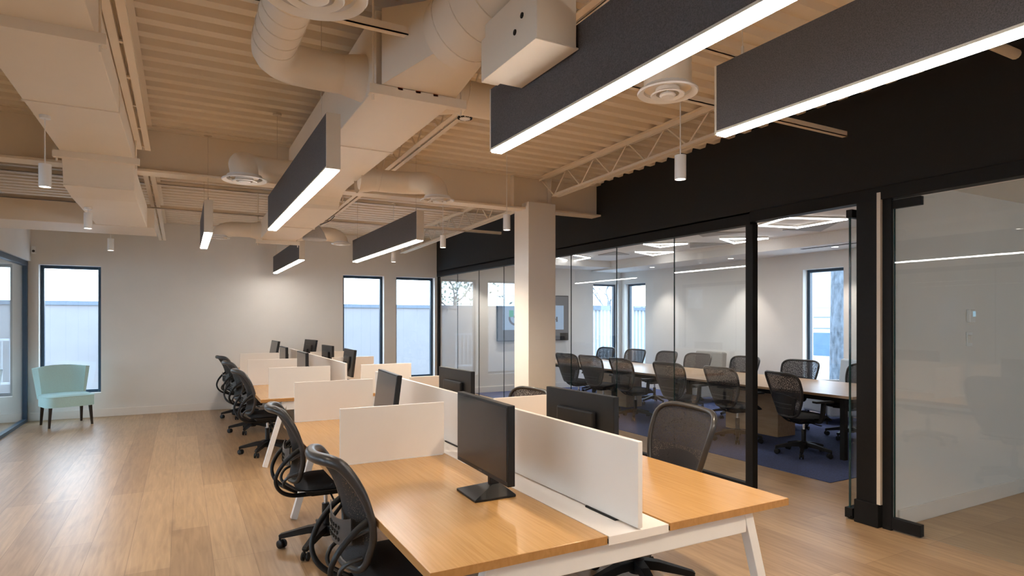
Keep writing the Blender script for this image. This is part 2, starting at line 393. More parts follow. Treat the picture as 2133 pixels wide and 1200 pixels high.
# ---------------------------------------------------------------- steelwork
def ibeam(b, x0, x1, yc, z0, z1, fw=.20, ft=.022, wt=.016):
    b.box(x0, yc - fw / 2, z0, x1, yc + fw / 2, z0 + ft); b.box(x0, yc - fw / 2, z1 - ft, x1, yc + fw / 2, z1); b.box(x0, yc - wt / 2, z0 + ft, x1, yc + wt / 2, z1 - ft)
    for x in (3.45, 3.97): b.box(x - .006, yc - fw / 2 + .01, z0 + ft, x + .006, yc + fw / 2 - .01, z1 - ft)
    return b
YM = 6.42
struct(ibeam(B(), XL + .07, XR - .04, YM, 2.92, 3.34).build('steel_beam', 'ceil_paint', bevel=.003), 'deep cream steel beam crossing the room', 'beam')
struct(B().box(3.60, 6.25, 0, 3.98, 6.60, 3.0).build('column', 'wall', bevel=.006), 'square white boxed column under the steel beam', 'column')
def joist(x, y0, y1, label):
    r = thing('ceiling_joist', None, None); struct(r, label, 'joist')
    zt = lambda y: deck(y) - .004; zb = lambda y: 3.175 - .022 * y
    for nm, zf, a, c, hh, sg in (('top_chord', zt, y0, y1, .045, -1), ('bottom_chord', zb, y0 + .25, y1 - .35, .04, 1)):
        b = B()
        for k in (-1, 1):                                    # two angle sections back to back
            b.tube([(x + k * .031, a, zf(a) + .003 * sg), (x + k * .031, c, zf(c) + .003 * sg)], 1, sq=(.042, .006))
            b.tube([(x + k * .0125, a, zf(a) + sg * hh / 2), (x + k * .0125, c, zf(c) + sg * hh / 2)], 1, sq=(.005, hh))
        b.build(nm, 'ceil_paint', r)
    b = B(); n = int((y1 - y0 - .6) / .52); st = (y1 - y0 - .6) / n
    for k in range(n):
        ya = y0 + .28 + k * st; ym = ya + st / 2; yc = ya + st
        b.tube([(x, ya, zb(ya) + .02), (x, ym, zt(ym) - .02)], .008, 6); b.tube([(x, ym, zt(ym) - .02), (x, yc, zb(yc) + .02)], .008, 6)
    b.tube([(x, y1 - .33, zb(y1) + .02), (x, y1 - .03, zt(y1) - .03)], .009, 6)
    b.build('web_rods', 'ceil_paint', r)
    b = B()
    y = y0 + .5
    while y < y1 - .4:
        b.box(x - .02, y, zb(y) + .006, x + .02, y + .03, zb(y) + .018); y += .52
    b.build('spacer', 'ceil_paint', r)
    return r
for x, nm in ((-.29, 'open web joist beside the left duct'), (1.77, 'open web joist right of the central duct'), (3.85, 'open web joist nearest the black wall')):
    joist(x, YB + .1, YM - .02, nm + ', near bay'); joist(x, YM + .02, YE, nm + ', far bay')
for y, z0, z1 in ((2.92, 3.01, 3.37), (8.7, 2.97, 3.27)):
    for z in (z0, z1):
        struct(B().box(XL + .07, y - .02, z, 4.50, y - .014, z + .04).box(XL + .07, y - .02, z, 4.50, y + .02, z + .006).build('bridging_bar', 'ceil_paint'), 'thin cream cross bar bracing the joists', 'bracing bar')
struct(B().tube([(2.6, 1.79, 3.2), (4.42, 1.79, 3.2)], .03, 12).build('conduit_pipe', 'ceil_paint', smooth=True), 'short cream pipe end by the black wall', 'pipe')

# ---------------------------------------------------------------- ducts
dk = thing('air_duct', 'wide cream central ceiling duct with round branches', 'duct', (1.13, 6, 2.9)); O = Vector((1.13, 6, 2.9))
def dl(b): 
    bmesh.ops.translate(b.bm, verts=b.bm.verts[:], vec=-O); return b
def rbend(p, q, c, n=6):
    """corner p -> c -> q rounded"""
    p, q, c = Vector(p), Vector(q), Vector(c)
    return [(1 - t) ** 2 * p + 2 * t * (1 - t) * c + t * t * q for t in [i / n for i in range(n + 1)]]
x0, x1 = .90, 1.36
top = []; bot = []
# side profile of the trunk (y, z): high section, curved drop under the beam, low section
up = [(3.18, 3.24), (5.72, 3.24)]
prof = [(3.18, 2.83), (5.72, 2.83)] + [(5.72 + .40 * math.sin(t) , 2.83 - .15 * (1 - math.cos(t)) ) for t in [i * math.pi / 12 for i in range(1, 7)]] + [(6.3, 2.675), (8.95, 2.66)]
topp = [(8.95, 2.90), (6.62, 2.90), (6.2, 2.905), (6.17, 3.24), (3.18, 3.24)]
dl(B().prism(prof + topp, 'X', x0, x1)).build('trunk', 'ceil_paint', dk, bevel=.004)
for y, z in ((4.37, 2.83), (7.4, 2.665)): dl(B().box(x0 - .006, y - .012, z - .006, x1 + .006, y + .012, z + .22)).build('seam', 'ceil_paint', dk)
def flange(b, xa, xb, y, z, h=.05):
    b.box(xa - .045, y - .025, z - h, xb + .045, y + .025, z)
    for x in (xa - .02, xb + .02): b.tube([(x, y, z - h - .03), (x, y, deck(y))], .006, 8)
    return b
dl(flange(B(), x0, x1, 3.16, 2.832)).build('hanger', 'ceil_paint', dk)
dl(flange(B(), x0, x1, 8.7, 2.665)).build('hanger', 'ceil_paint', dk)
mm = M['red_clip'] = mat('red_clip', (.45, .08, .03), .5)
for x in (1.02, 1.12, 1.22): dl(B().box(x - .014, 3.135, 2.822, x + .014, 3.15, 2.835)).build('clip', 'red_clip', dk)
# square to round transition then the spiral duct over the camera
b = B(); nseg = 32; A = []; C = []
cx, cz, rr = 1.20, 3.02, .185
for k in range(nseg):
    a = 2 * math.pi * k / nseg; ca, sa = math.cos(a), math.sin(a); q = max(abs(ca), abs(sa))
    A.append(b.bm.verts.new((1.13 + ca / q * .21, 3.14, 3.035 + sa / q * .20))); C.append(b.bm.verts.new((cx + ca * rr, 2.78, cz + sa * rr)))
for k in range(nseg): b.bm.faces.new((A[k], A[(k + 1) % nseg], C[(k + 1) % nseg], C[k]))
dl(b).build('transition', 'ceil_paint', dk, smooth=True)
def spiral(b, pts, r, step=.12):
    """round duct with the raised lock seam of each turn"""
    b.tube(pts, r, 28); P = [Vector(p) for p in pts]
    for p, q in zip(P, P[1:]):
        ln = (q - p).length
        if ln < .3: continue
        d = (q - p) / ln; u = d.orthogonal().normalized(); w = d.cross(u)
        for k in range(int(ln / step)):
            c = p + d * (step * (k + .5)); off = .05
            ring = [c + (u * math.cos(t) + w * math.sin(t)) * (r + .001) + d * off * math.cos(t) * (r / .2) for t in [2 * math.pi * i / 28 for i in range(28)]]
            b.tube(ring, .0028, 4, closed=True)
    return b
dl(spiral(B(), [(cx, 2.79, cz), (cx, .2, cz + .03)], rr, .19)).build('spiral_duct', 'ceil_paint', dk, smooth=True)
BR = []
def branch(xs, xe, y, ye, z, zv, r=.105):
    s = 1 if xe > xs else -1
    pts = [(xs, y, z), (xe - s * .22, y, z)]
    if y - .6 < ye < y - .05:
        pts = [Vector((xs, y, z))] + smoothpath([(xe - s * .24, y, z), (xe - s * .10, y - .04, z), (xe - s * .01, y - .18, z - .02), (xe, ye + .06, z - .09), (xe, ye, zv + .03)], 5)
    elif ye < y - .05:
        pts += [Vector(p) for p in rbend((xe - s * .22, y, z), (xe, y - .22, z), (xe, y, z))[1:]]
        if y - ye > .5: pts += [Vector((xe, ye + .17, z))]
        pts += [Vector(p) for p in rbend(pts[-1], (xe, ye, z - .13), (xe, ye, z))[1:]]
    else:
        pts += [Vector(p) for p in rbend((xe - s * .22, y, z), (xe, y, z - .11), (xe, y, z))[1:]]
    e = Vector(pts[-1]); pts.append(Vector((e.x, e.y, zv + .02)))
    b = spiral(B(), pts, r)
    b.lathe([(r + .03, -.02), (r, .12)], (0, 0, 0), 28, 'X')
    vs = b.bm.verts[:][-56:]
    for v in vs: v.co = Vector((xs + s * v.co.x, y + v.co.y, z + v.co.z))
    dl(b).build('branch_duct', 'ceil_paint', dk, smooth=True)
ZV = 2.62
branch(x0, .40, 3.45, 1.98, 2.97, ZV); branch(x1, 1.92, 3.45, 2.08, 2.97, ZV)
branch(x0, .40, 5.28, 4.86, 2.81, ZV, .098); branch(x1, 1.92, 5.30, 4.90, 2.83, ZV, .098)
branch(x0, .41, 8.60, 8.60, 2.765, 2.64, .095); branch(x1, 1.92, 8.50, 8.50, 2.765, 2.64, .095)
def air_vent(x, y, z, r, label):
    t = thing('air_vent', label, 'air vent', (x, y, z), 0, 'round ceiling air diffusers')
    B().lathe([(r * .74, .035), (r * .78, .008), (r * .97, -.004), (r, .002), (r * .98, .008), (r * .80, .018), (r * .76, .035)], n=40).build('outer_flange', 'white_plastic', t, smooth=True)
    B().lathe([(r * .36, .02), (r * .37, -.006), (r * .53, -.014), (r * .56, -.009), (r * .42, .002), (r * .39, .02)], n=40).build('middle_cone', 'white_plastic', t, smooth=True)
    B().lathe([(0, -.018), (r * .21, -.019), (r * .27, -.012), (r * .25, -.004), (0, -.002)], n=36).build('centre_disc', 'white_plastic', t, smooth=True)
    B().lathe([(0, .036), (r * .75, .034), (r * .75, .028), (0, .030)], n=32).build('throat', 'dark_gap', t)
    B().tube([(-r * .6, 0, .03), (r * .6, 0, .03)], .004, 6).tube([(0, -r * .6, .03), (0, r * .6, .03)], .004, 6).tube([(0, 0, -.01), (0, 0, .03)], .004, 6).build('bracket', 'white_plastic', t)
air_vent(.365, 1.98, ZV, .165, 'large round air diffuser at the top edge, left of the central duct')
air_vent(1.92, 2.08, ZV, .135, 'round air diffuser between the two near linear lights')
air_vent(.40, 4.86, ZV, .155, 'round air diffuser left of the central duct, in front of the beam')
air_vent(1.92, 4.90, ZV, .145, 'round air diffuser right of the central duct, in front of the beam')
air_vent(.41, 8.60, 2.64, .13, 'far round air diffuser beside the narrow end-on light')
air_vent(1.92, 8.50, 2.64, .13, 'far round air diffuser above the end windows, right of the cone fixture')
# left duct
ld = thing('air_duct', 'flat cream ceiling duct on the left turning to the side wall', 'duct', (-.57, 6, 2.9)); O = Vector((-.57, 6, 2.9))
prof = [(YB + .5, 2.90), (5.80, 2.90)] + [(5.80 + .02 * i + .05 * math.sin(i * .5), 2.90 - [0, .02, .08, .15, .2, .225, .235][i]) for i in range(1, 7)] + [(6.15, 2.655), (6.34, 2.64), (8.0, 2.64), (8.0, 2.88), (6.6, 2.88), (6.30, 2.885), (6.27, 3.14), (YB + .5, 3.16)]
dl(B().prism(prof, 'X', -.83, -.35)).build('trunk', 'ceil_paint', ld, bevel=.004)
dl(B().box(-.836, 4.53, 2.894, -.344, 4.56, 3.1)).build('seam', 'ceil_paint', ld)
dl(flange(B(), -.83, -.35, 3.34, 2.90)).build('hanger', 'ceil_paint', ld)
dl(flange(B(), -.83, -.35, 5.78, 2.90)).build('hanger', 'ceil_paint', ld)
dl(B().box(-2.09, 8.0, 2.635, -.28, 8.78, 2.86)).build('cross_duct', 'ceil_paint', ld, bevel=.004)
# controller box
cb = thing('control_box', 'white sheet metal box hanging between the round duct and the linear light', 'box', (1.19, 2.07, 2.60), 0)
B().box(-.085, -.21, 0, .085, .21, .225).build('casing', 'ceil_paint', cb, bevel=.003)
B().box(-.092, -.214, -.006, .092, .214, 0).build('bottom_cover', 'ceil_paint', cb, bevel=.0015)
for yy, zz in ((-.05, .085), (-.105, .125)): B().lathe([(0, -.003), (.011, -.002), (.011, .003)], (-.086, yy, zz), 14, 'X').build('knockout_hole', 'dark_gap', cb)
B().box(-.06, .20, .02, .02, .30, .20).build('inlet_collar', 'ceil_paint', cb, bevel=.003)
for s_ in (.095,): B().box(s_, -.01, .10, s_ + .012, .01, .75).build('hanger', 'ceil_paint', cb)

# ---------------------------------------------------------------- linear lights
def linear_light(x, y0, y1, label, w=.072, z=2.4, h=.295, inset=.12, lean=0):
    t = thing('linear_light', label, 'linear light', (x, (y0 + y1) / 2, z), 0, 'hanging felt sided linear lights'); l = (y1 - y0) / 2
    for s in (-1, 1): B().box(min(s * w / 2, s * (w / 2 - .009)), -l + .004, .016, max(s * w / 2, s * (w / 2 - .009)), l - .004, h).build('felt_side', 'felt', t)
    B().box(-w / 2 + .009, -l + .01, .0155, w / 2 - .009, l - .01, h - .004).build('core', 'beige', t)
    for s in (-1, 1): B().box(-w / 2 - .001, s * l - .005, 0, w / 2 + .001, s * l + .005, h + .001).build('end_cap', 'beige', t)
    B().box(-w / 2 + .003, -l + .006, -.006, w / 2 - .003, l - .006, .006).build('diffuser', 'strip', t)
    b = B().box(-w / 2 + .001, -l + .006, .006, w / 2 - .001, l - .006, .0155); b.build('lip', 'beige', t)
    for s in (-1, 1):
        yy = s * (l - inset); zc = deck((y0 + y1) / 2 + yy) - z - .005
        b = B().tube([(0, yy, h), (lean, yy, zc)], .0018, 6).tube([(0, yy, h), (0, yy, h + .045)], .006, 8).lathe([(0, zc - .02), (.035, zc - .02), (.035, zc)], (lean, yy, 0), 16)
        b.build('suspension_cable', 'beige', t)
linear_light(1.318, -.1, 2.60, 'long dark linear light at the top centre, beside the control box', w=.058, lean=.17)
linear_light(2.055, -.8, 1.90, 'long dark linear light at the top right, in front of the black wall', w=.055)
linear_light(.705, 3.30, 5.80, 'dark linear light left of the central duct, running to the steel beam', inset=.32)
linear_light(2.105, 5.84, 8.46, 'dark linear light in front of the two end windows')
linear_light(1.475, 8.92, 11.72, 'short looking far linear light below the cone fixture', z=2.44)
linear_light(.21, 6.24, 7.64, 'narrow linear light seen end-on left of the central duct')

# ---------------------------------------------------------------- pendant downlights
def pendant(x, y, label, z=2.445, grp='white cylinder pendant downlights', energy=SPOT, top=None):
    if x > 0: energy *= 2.7
    t = thing('pendant_light', label, 'pendant light', (x, y, z), 0, grp); r, h = .034, .145; zc = (top or deck(y)) - z
    B().lathe([(r - .004, 0), (r, 0), (r, h), (0, h)], n=24).lathe([(r - .004, 0), (r - .004, .02)], n=24).build('cylinder', 'white_plastic', t, smooth=True)
    B().lathe([(0, .004), (r - .004, .004), (r - .004, .008), (0, .008)], n=24).build('lens', 'lamp', t)
    B().tube([(0, 0, h), (0, 0, zc)], .0035, 6).lathe([(0, zc - .02), (.03, zc - .02), (.03, zc)], n=16).build('stem', 'white_plastic', t)
    sd = bpy.data.lights.new('downlight', 'SPOT'); sd.energy = energy; sd.color = (1, .82, .60); sd.spot_size = R(150); sd.spot_blend = .9; sd.shadow_soft_size = .03
    so = bpy.data.objects.new('downlight', sd); COL.objects.link(so); so.parent = t; so.location = (0, 0, -.006)
pendant(2.64, 2.75, 'pendant cylinder in front of the black wall, nearest of the right row')
pendant(2.64, .65, 'unseen pendant cylinder added to the right row beside the glass door')  # right row carried on behind the camera, unseen lamps added for more light
pendant(2.64, -1.45, 'unseen rearmost pendant cylinder added to the right row')
pendant(-.77, 2.75, 'unseen pendant cylinder added to the left row beside the open floor', top=2.90)  # left row carried on out of view, lamps added to brighten the room
pendant(-.77, .65, 'unseen rearmost pendant cylinder added to the left row', top=2.90)
pendant(2.69, 5.08, 'pendant cylinder just left of the column top')
pendant(2.69, 6.68, 'pendant cylinder by the far end of the black wall')
pendant(2.72, 8.68, 'farthest pendant of the right row, above the end windows')
pendant(-.77, 4.83, 'pendant cylinder left of the flat duct, nearest of the left row', top=2.90)
pendant(-.77, 6.84, 'pendant cylinder under the far end of the flat duct', top=2.64)
pendant(-.77, 8.88, 'farthest pendant of the left row, right above the end wall window')

# ---------------------------------------------------------------- small ceiling and wall fittings
t = thing('smoke_detector', 'round white smoke detector on the joist end', 'smoke detector', (1.77, 3.98, 3.175 - .022 * 3.98 - .062))
B().lathe([(0, 0), (.035, .002), (.05, .018), (.055, .035), (.055, .05), (0, .05)], n=28).build('cover', 'white_plastic', t, smooth=True)
b = B()
for k in range(8):
    a = k * math.pi / 4; b.box(-.012, .034, .006, .012, .052, .016, rot=Matrix.Rotation(a, 4, 'Z'), piv=(0, 0, .01))
b.build('slot', 'dark_gap', t)
t = thing('cone_fixture', 'grey cone shaped fixture under the far joist with loose cables', 'cone fixture', (1.525, 8.27, 2.645))
B().lathe([(0, 0), (.148, 0), (.155, .012), (.12, .10), (.06, .19), (.04, .21), (0, .212)], n=28).build('shade', 'acoustic_grey', t, smooth=True)
B().box(-.02, -.02, .18, .02, .02, .235).build('bracket', 'white_metal', t)
b = B()
for k in range(5):
    x = -.10 + .06 * k; b.tube(smoothpath([(x * .3, .0, .2), (x * 1.3, .02, .26), (x * 1.8 + .02, .04, .36), (x * 1.5, .0, .44), (x * 1.2, -.02, .52)]), .005, 6)
b.build('cable', 'grey_plastic', t)
t = thing('security_sensor', 'small white security sensor high in the left corner', 'sensor', (-2.06, YE - .001, 2.70))
B().box(-.03, -.045, -.06, .03, 0, .06, .008).build('housing', 'white_plastic', t)
B().lathe([(0, -.062), (.014, -.058), (.02, -.045)], (0, 0, -.02), 16, 'Y').build('lens', 'grey_plastic', t, smooth=True)
t = thing('thermostat', 'white thermostat with small lit screen on the office wall', 'thermostat', (5.92, 2.729, 1.632))
B().box(-.045, -.03, -.055, .045, 0, .055, .008).build('housing', 'white_plastic', t); B().box(-.002, -.032, -.005, .04, -.029, .04).build('display', 'lcd', t)
t = thing('light_switch', 'white double light switch under the thermostat', 'light switch', (5.915, 2.729, 1.435))
B().box(-.045, -.008, -.06, .045, 0, .06, .003).build('plate', 'white_plastic', t)
for s in (-1, 1): B().box(s * .02 - .014, -.013, -.034, s * .02 + .014, -.007, .034, .003).build('rocker', 'white_lam', t)

# ---------------------------------------------------------------- bench desks
XA0, XA1, XB0, XB1, ZD = .74, 1.485, 1.815, 2.57, .74
def bench(y0, n, pitch, label, legs, panels, div):
    t = thing('bench_desk', label, 'desk', (1.655, y0, 0)); bx = lambda b, *a, **k: b.box(a[0] - 1.655, a[1] - y0, a[2], a[3] - 1.655, a[4] - y0, a[5], **k)
    for k in range(n):
        ya, yb = y0 + k * pitch, y0 + (k + 1) * pitch
        for xa, xb in ((XA0, XA1), (XB0, XB1)):
            d = bx(B(), xa, ya + .002, ZD - .034, xb, yb - .002, ZD).build('desktop', 'oak', t, bevel=.0015)
            bx(B(), xa, ya + .0005, ZD - .0335, xb, ya + .003, ZD - .0012).build('edge_band', 'oak_edge', d)
            bx(B(), xa - .001 if xa == XA0 else xb - .001, ya + .002, ZD - .0335, xa + .001 if xa == XA0 else xb + .001, yb - .002, ZD - .0012).build('edge_band', 'oak_edge', d)
    y1 = y0 + n * pitch
    bx(B(), XA1 + .008, y0, ZD - .040, XB0 - .008, div[-1][1], ZD - .003).build('cable_tray', 'white_lam', t, bevel=.002)
    bx(B(), XA1, y0 + .004, ZD - .032, XA1 + .008, y1, ZD - .014).build('gap', 'dark_gap', t); bx(B(), XB0 - .008, y0 + .004, ZD - .032, XB0, y1, ZD - .014).build('gap', 'dark_gap', t)
    for a, c in div:
        s = bx(B(), 1.64, a, ZD + .004, 1.665, c, 1.10).build('divider_screen', 'white_lam', t, bevel=.003)
        for yy in (a + .14, c - .42): bx(B(), 1.632, yy, ZD - .003, 1.673, yy + .22, ZD + .005).build('clamp', 'dark_gap', s)
    for y, xa, xb in panels:
        s = bx(B(), xa, y - .009, ZD + .004, xb, y + .009, 1.075).build('side_screen', 'white_lam', t, bevel=.002)
        bx(B(), xa + .01, y - .012, ZD, xb - .01, y + .012, ZD + .008).build('foot_rail', 'white_metal', s)
    for y in legs:
        b = bx(B(), 1.0, y - .022, .61, 2.31, y + .022, ZD - .036); b.build('cross_beam', 'white_metal', t, bevel=.004)
        for s in (-1, 1):
            B().tube([(s * .665, y - y0, ZD - .036), (s * .87, y - y0, .004)], 1, sq=(.05, .05)).build('leg', 'white_metal', t, bevel=.003)
    bx(B(), 1.30, y0 + .1, .60, 1.34, y1 - .1, .68).box(.31, .1, .60, .35, y1 - y0 - .1, .68).build('side_rail', 'white_metal', t)
    return t
bench(1.95, 2, 1.705, 'near white and oak bench desk with split centre tray and screens', (2.0, 5.14), [(3.64, .815, 1.47), (5.36, .825, 1.49), (3.64, 1.83, 2.31), (5.36, 1.83, 2.44)], [(1.95, 3.60), (3.66, 5.82)])
bench(7.03, 3, 1.655, 'far white and oak bench desk reaching the end wall', (7.08, 11.9), [(7.09, .825, 1.48), (8.66, .75, 1.48), (7.09, 1.83, 2.44), (8.66, 1.83, 2.42), (10.3, .78, 1.48), (10.3, 1.83, 2.42)], [(7.06, 9.4), (9.44, 11.98)])

# ---------------------------------------------------------------- monitors (local: screen faces +x)
def monitor(label, loc, rz, first=None, zc=.29, tilt=0):
    t = thing('monitor', label, 'monitor', loc, rz, 'black monitors on the bench desks'); w, h = .31, .365; z0 = zc - .18
    Tm = Matrix.Translation((0, 0, zc)) @ Matrix.Rotation(-tilt, 4, 'Y') @ Matrix.Translation((0, 0, -zc))
    def put(b, n, m, par=t, **k):
        bmesh.ops.transform(b.bm, matrix=Tm, verts=b.bm.verts[:]); return b.build(n, m, par, **k)
    c = put(B().box(-.024, -w, z0, .012, w, z0 + h, .004), 'casing', 'black_plastic')
    put(B().box(.011, -w + .012, z0 + .022, .0135, w - .012, z0 + h - .012), 'screen', 'screen', c)
    put(B().box(.0115, -.018, z0 + .008, .0135, .018, z0 + .013), 'logo', 'grey_plastic', c)
    put(B().box(-.05, -.17, z0 + .10, -.02, .17, z0 + .27, .012), 'back_housing', 'black_plastic', c)
    k = put(B().box(-.078, -.055, z0 + .06, -.048, .055, z0 + .19, .005), 'mount_plate', 'black_plastic', c)
    b = B()
    for i in range(3): b.box(-.0795, .006, z0 + .075 + i * .014, -.0775, .034, z0 + .081 + i * .014)
    b.box(-.0795, .036, z0 + .075, -.0775, .040, z0 + .112)
    put(b, 'sticker', 'white_plastic', k)
    B().tube([(-.055, 0, z0 + .13), (-.06, 0, .03)], 1, sq=(.05, .03)).build('neck', 'black_plastic', t, bevel=.003)
    b = B(); A = [(-.13, -.11), (.09, -.12), (.09, .12), (-.13, .11)]
    b.prism(A, 'Z', 0, .012); 
    lo = [b.bm.verts.new((x, y, .012)) for x, y in A]; hi = [b.bm.verts.new((-.06 + x * .22, y * .22, .05)) for x, y in A]
    for i in range(4): b.bm.faces.new((lo[i], lo[(i + 1) % 4], hi[(i + 1) % 4], hi[i]))
    b.bm.faces.new(hi); b.build('stand_base', 'black_plastic', t, bevel=.003)
    return t
PI = math.pi
monitor('nearest monitor on the left of the divider, dark screen facing left', (1.30, 2.71, ZD), PI - R(2))
monitor('tilted monitor on the left side between the first two side screens', (1.32, 4.40, ZD), PI - R(4), tilt=R(7))
monitor('left side monitor on the far bench, behind its first side screen', (1.30, 7.85, ZD), PI, zc=.28)
monitor('left side monitor on the far bench, second from its near end', (1.30, 9.45, ZD), PI, zc=.28)
monitor('left side monitor nearest the end wall, tilted back', (1.32, 10.70, ZD), PI + R(2), zc=.33, tilt=R(10))
monitor('nearest monitor on the right of the divider, seen from behind', (1.99, 2.86, ZD), R(3), zc=.27)
monitor('monitor seen from behind in front of the glass, second on the right', (1.99, 4.64, ZD), R(2), zc=.27)
monitor('right side monitor on the far bench, turned sideways before the window', (2.02, 8.45, ZD), R(-1), zc=.27, tilt=R(-7))
monitor('right side monitor on the far bench, before the end wall', (2.03, 9.88, ZD), R(3), zc=.27)
monitor('right side monitor nearest the end wall', (2.05, 11.55, ZD), R(8), zc=.31, tilt=R(-9))

# ---------------------------------------------------------------- chairs (local: sitter faces +x)
def wheelbase(t, rz=0, mb='black_plastic', r=.31):
    c = B()
    B().lathe([(0, .075), (.045, .075), (.05, .09), (.045, .15), (.03, .16), (0, .16)], n=24).build('hub', mb, t, smooth=True)
    for k in range(5):
        a = rz + 2 * PI * k / 5; ca, sa = math.cos(a), math.sin(a)
        B().tube([(.02 * ca, .02 * sa, .125), (.12 * ca, .12 * sa, .118), (r * .97 * ca, r * .97 * sa, .082), (r * ca, r * sa, .075)], [1.35, 1.2, .8, .75], sq=(.042, .04)).build('base_arm', mb, t, bevel=.006)
        cs = B(); px, py = r * ca, r * sa; s = a + 1.1 + k * .7; dx, dy = math.cos(s), math.sin(s)
        for o in (-.017, .017):
            w = B(); w.lathe([(0, -.008), (.022, -.009), (.029, -.006), (.029, .006), (.022, .009), (0, .008)], n=20, axis='Y')
            bmesh.ops.transform(w.bm, matrix=Matrix.Translation((px + dx * .018 - dy * o, py + dy * .018 + dx * o, .030)) @ Matrix.Rotation(s, 4, 'Z'), verts=w.bm.verts[:])
            me = bpy.data.meshes.new('t'); w.bm.to_mesh(me); w.bm.free(); cs.bm.from_mesh(me); bpy.data.meshes.remove(me)
        cs.tube([(px, py, .035), (px, py, .08)], .008, 10).tube([(px - dy * -.02 + dx * .018, py + dx * -.02 + dy * .018, .03), (px - dy * .02 + dx * .018, py + dx * .02 + dy * .018, .03)], .006, 8)
        cs.tube([(px, py, .055), (px + dx * .018, py + dy * .018, .03)], .010, 8)
        cs.build('caster', 'black_plastic', t, smooth=True)
    B().lathe([(.026, .15), (.026, .30), (0, .30)], n=20).build('column_sleeve', mb, t, smooth=True)
    B().lathe([(.014, .29), (.014, .40), (0, .40)], n=16).build('gas_lift', 'chrome', t, smooth=True)
    c.bm.free()
def seat(t, z=.45, w=.48, d=.47, x=.02):
    def f(u, v, top):
        a = (u - .5) * 2; b = (v - .5) * 2
        # squircle footprint
        k = (abs(a) ** 4 + abs(b) ** 4) ** .25 if a or b else 1; m = max(abs(a), abs(b)); s = m / k if k else 1
        px, py = a * s * d / 2, b * s * w / 2; e = m ** 6
        fall = -.035 * max(0, a) ** 3
        return (x + px, py, z + (.045 * (1 - e) + .006 * b * b if top else -.03 * (1 - e)) + fall)
    b = B(); b.grid(lambda u, v: f(u, v, 1), 16, 16); b.grid(lambda u, v: f(u, v, 0), 16, 16)
    bmesh.ops.remove_doubles(b.bm, verts=b.bm.verts[:], dist=.0005)
    s = b.build('seat', 'dark_fabric', t, smooth=True)
    B().box(x - .17, -.16, z - .045, x + .16, .16, z - .018, .01).build('seat_pan', 'black_plastic', s)
    m = B().box(-.11, -.065, z - .085, .12, .065, z - .04, .012).build('tilt_mechanism', 'black_plastic', t)
    B().tube([(.02, -.06, z - .065), (.02, -.22, z - .075), (.03, -.26, z - .075)], .007, 8).build('lever', 'black_plastic', m)
def back_surface(prof, wid, curve):
    """prof: (x,z) bottom to top; wid half widths; returns f(u,v), v up"""
    P = smoothpath([(p[0], w, p[1]) for p, w in zip(prof, wid)], 8); n = len(P) - 1
    def f(u, v):
        i = min(int(v * n), n - 1); q = P[i].lerp(P[i + 1], v * n - i); a = (u - .5) * 2
        return (q.x - curve * (1 - a * a) * (1 if v < 2 else 1), a * q.y, q.z)
    return f
def edge_loop(f, m=26, inset=0, corner=.14):
    """closed outline of the surface with rounded corners"""
    pts = []
    def sc(a, b, c): return (a + inset * (0.5 - a) * 2, b)
    for i in range(m): pts.append((0, corner + (1 - 2 * corner) * i / m))
    for i in range(7): t = i / 7 * PI / 2; pts.append((corner * .8 * (1 - math.sin(t)) , 1 - corner + corner * math.sin(t) if 0 else 1 - corner * (1 - math.sin(t))))
    return pts
def outline(f, cu=.16, cv=.13, n=7, m=18):
    q = []
    for i in range(m): q.append((0, cv + (1 - 2 * cv) * i / m))
    for i in range(n): t = i / n * PI / 2; q.append((cu * (1 - math.cos(PI / 2 - t) if 0 else 1 - math.sin(t)) if 0 else cu - cu * math.cos(t), 1 - cv + cv * math.sin(t)))
    for i in range(m): q.append((cu + (1 - 2 * cu) * i / m, 1))
    for i in range(n): t = i / n * PI / 2; q.append((1 - cu + cu * math.sin(t), 1 - cv + cv * math.cos(t)))
    for i in range(m): q.append((1, 1 - cv - (1 - 2 * cv) * i / m))
    for i in range(n): t = i / n * PI / 2; q.append((1 - cu + cu * math.cos(t), cv - cv * math.sin(t)))
    for i in range(m): q.append((1 - cu - (1 - 2 * cu) * i / m, 0))
    for i in range(n): t = i / n * PI / 2; q.append((cu - cu * math.sin(t), cv - cv * math.cos(t)))
    return [Vector(f(u, v)) for u, v in q]
def rounded(f, cu, cv):
    """same surface with its four corners pulled in"""
    def g(u, v):
        for _ in (0,):
            a = u; b = v
            ex = cv - v if v < cv else v - (1 - cv) if v > 1 - cv else 0
            lim = cu * (1 - math.sqrt(max(0, 1 - (ex / cv) ** 2))) if ex > 0 else 0
            a = lim + (1 - 2 * lim) * u
        return f(a, b)
    return g
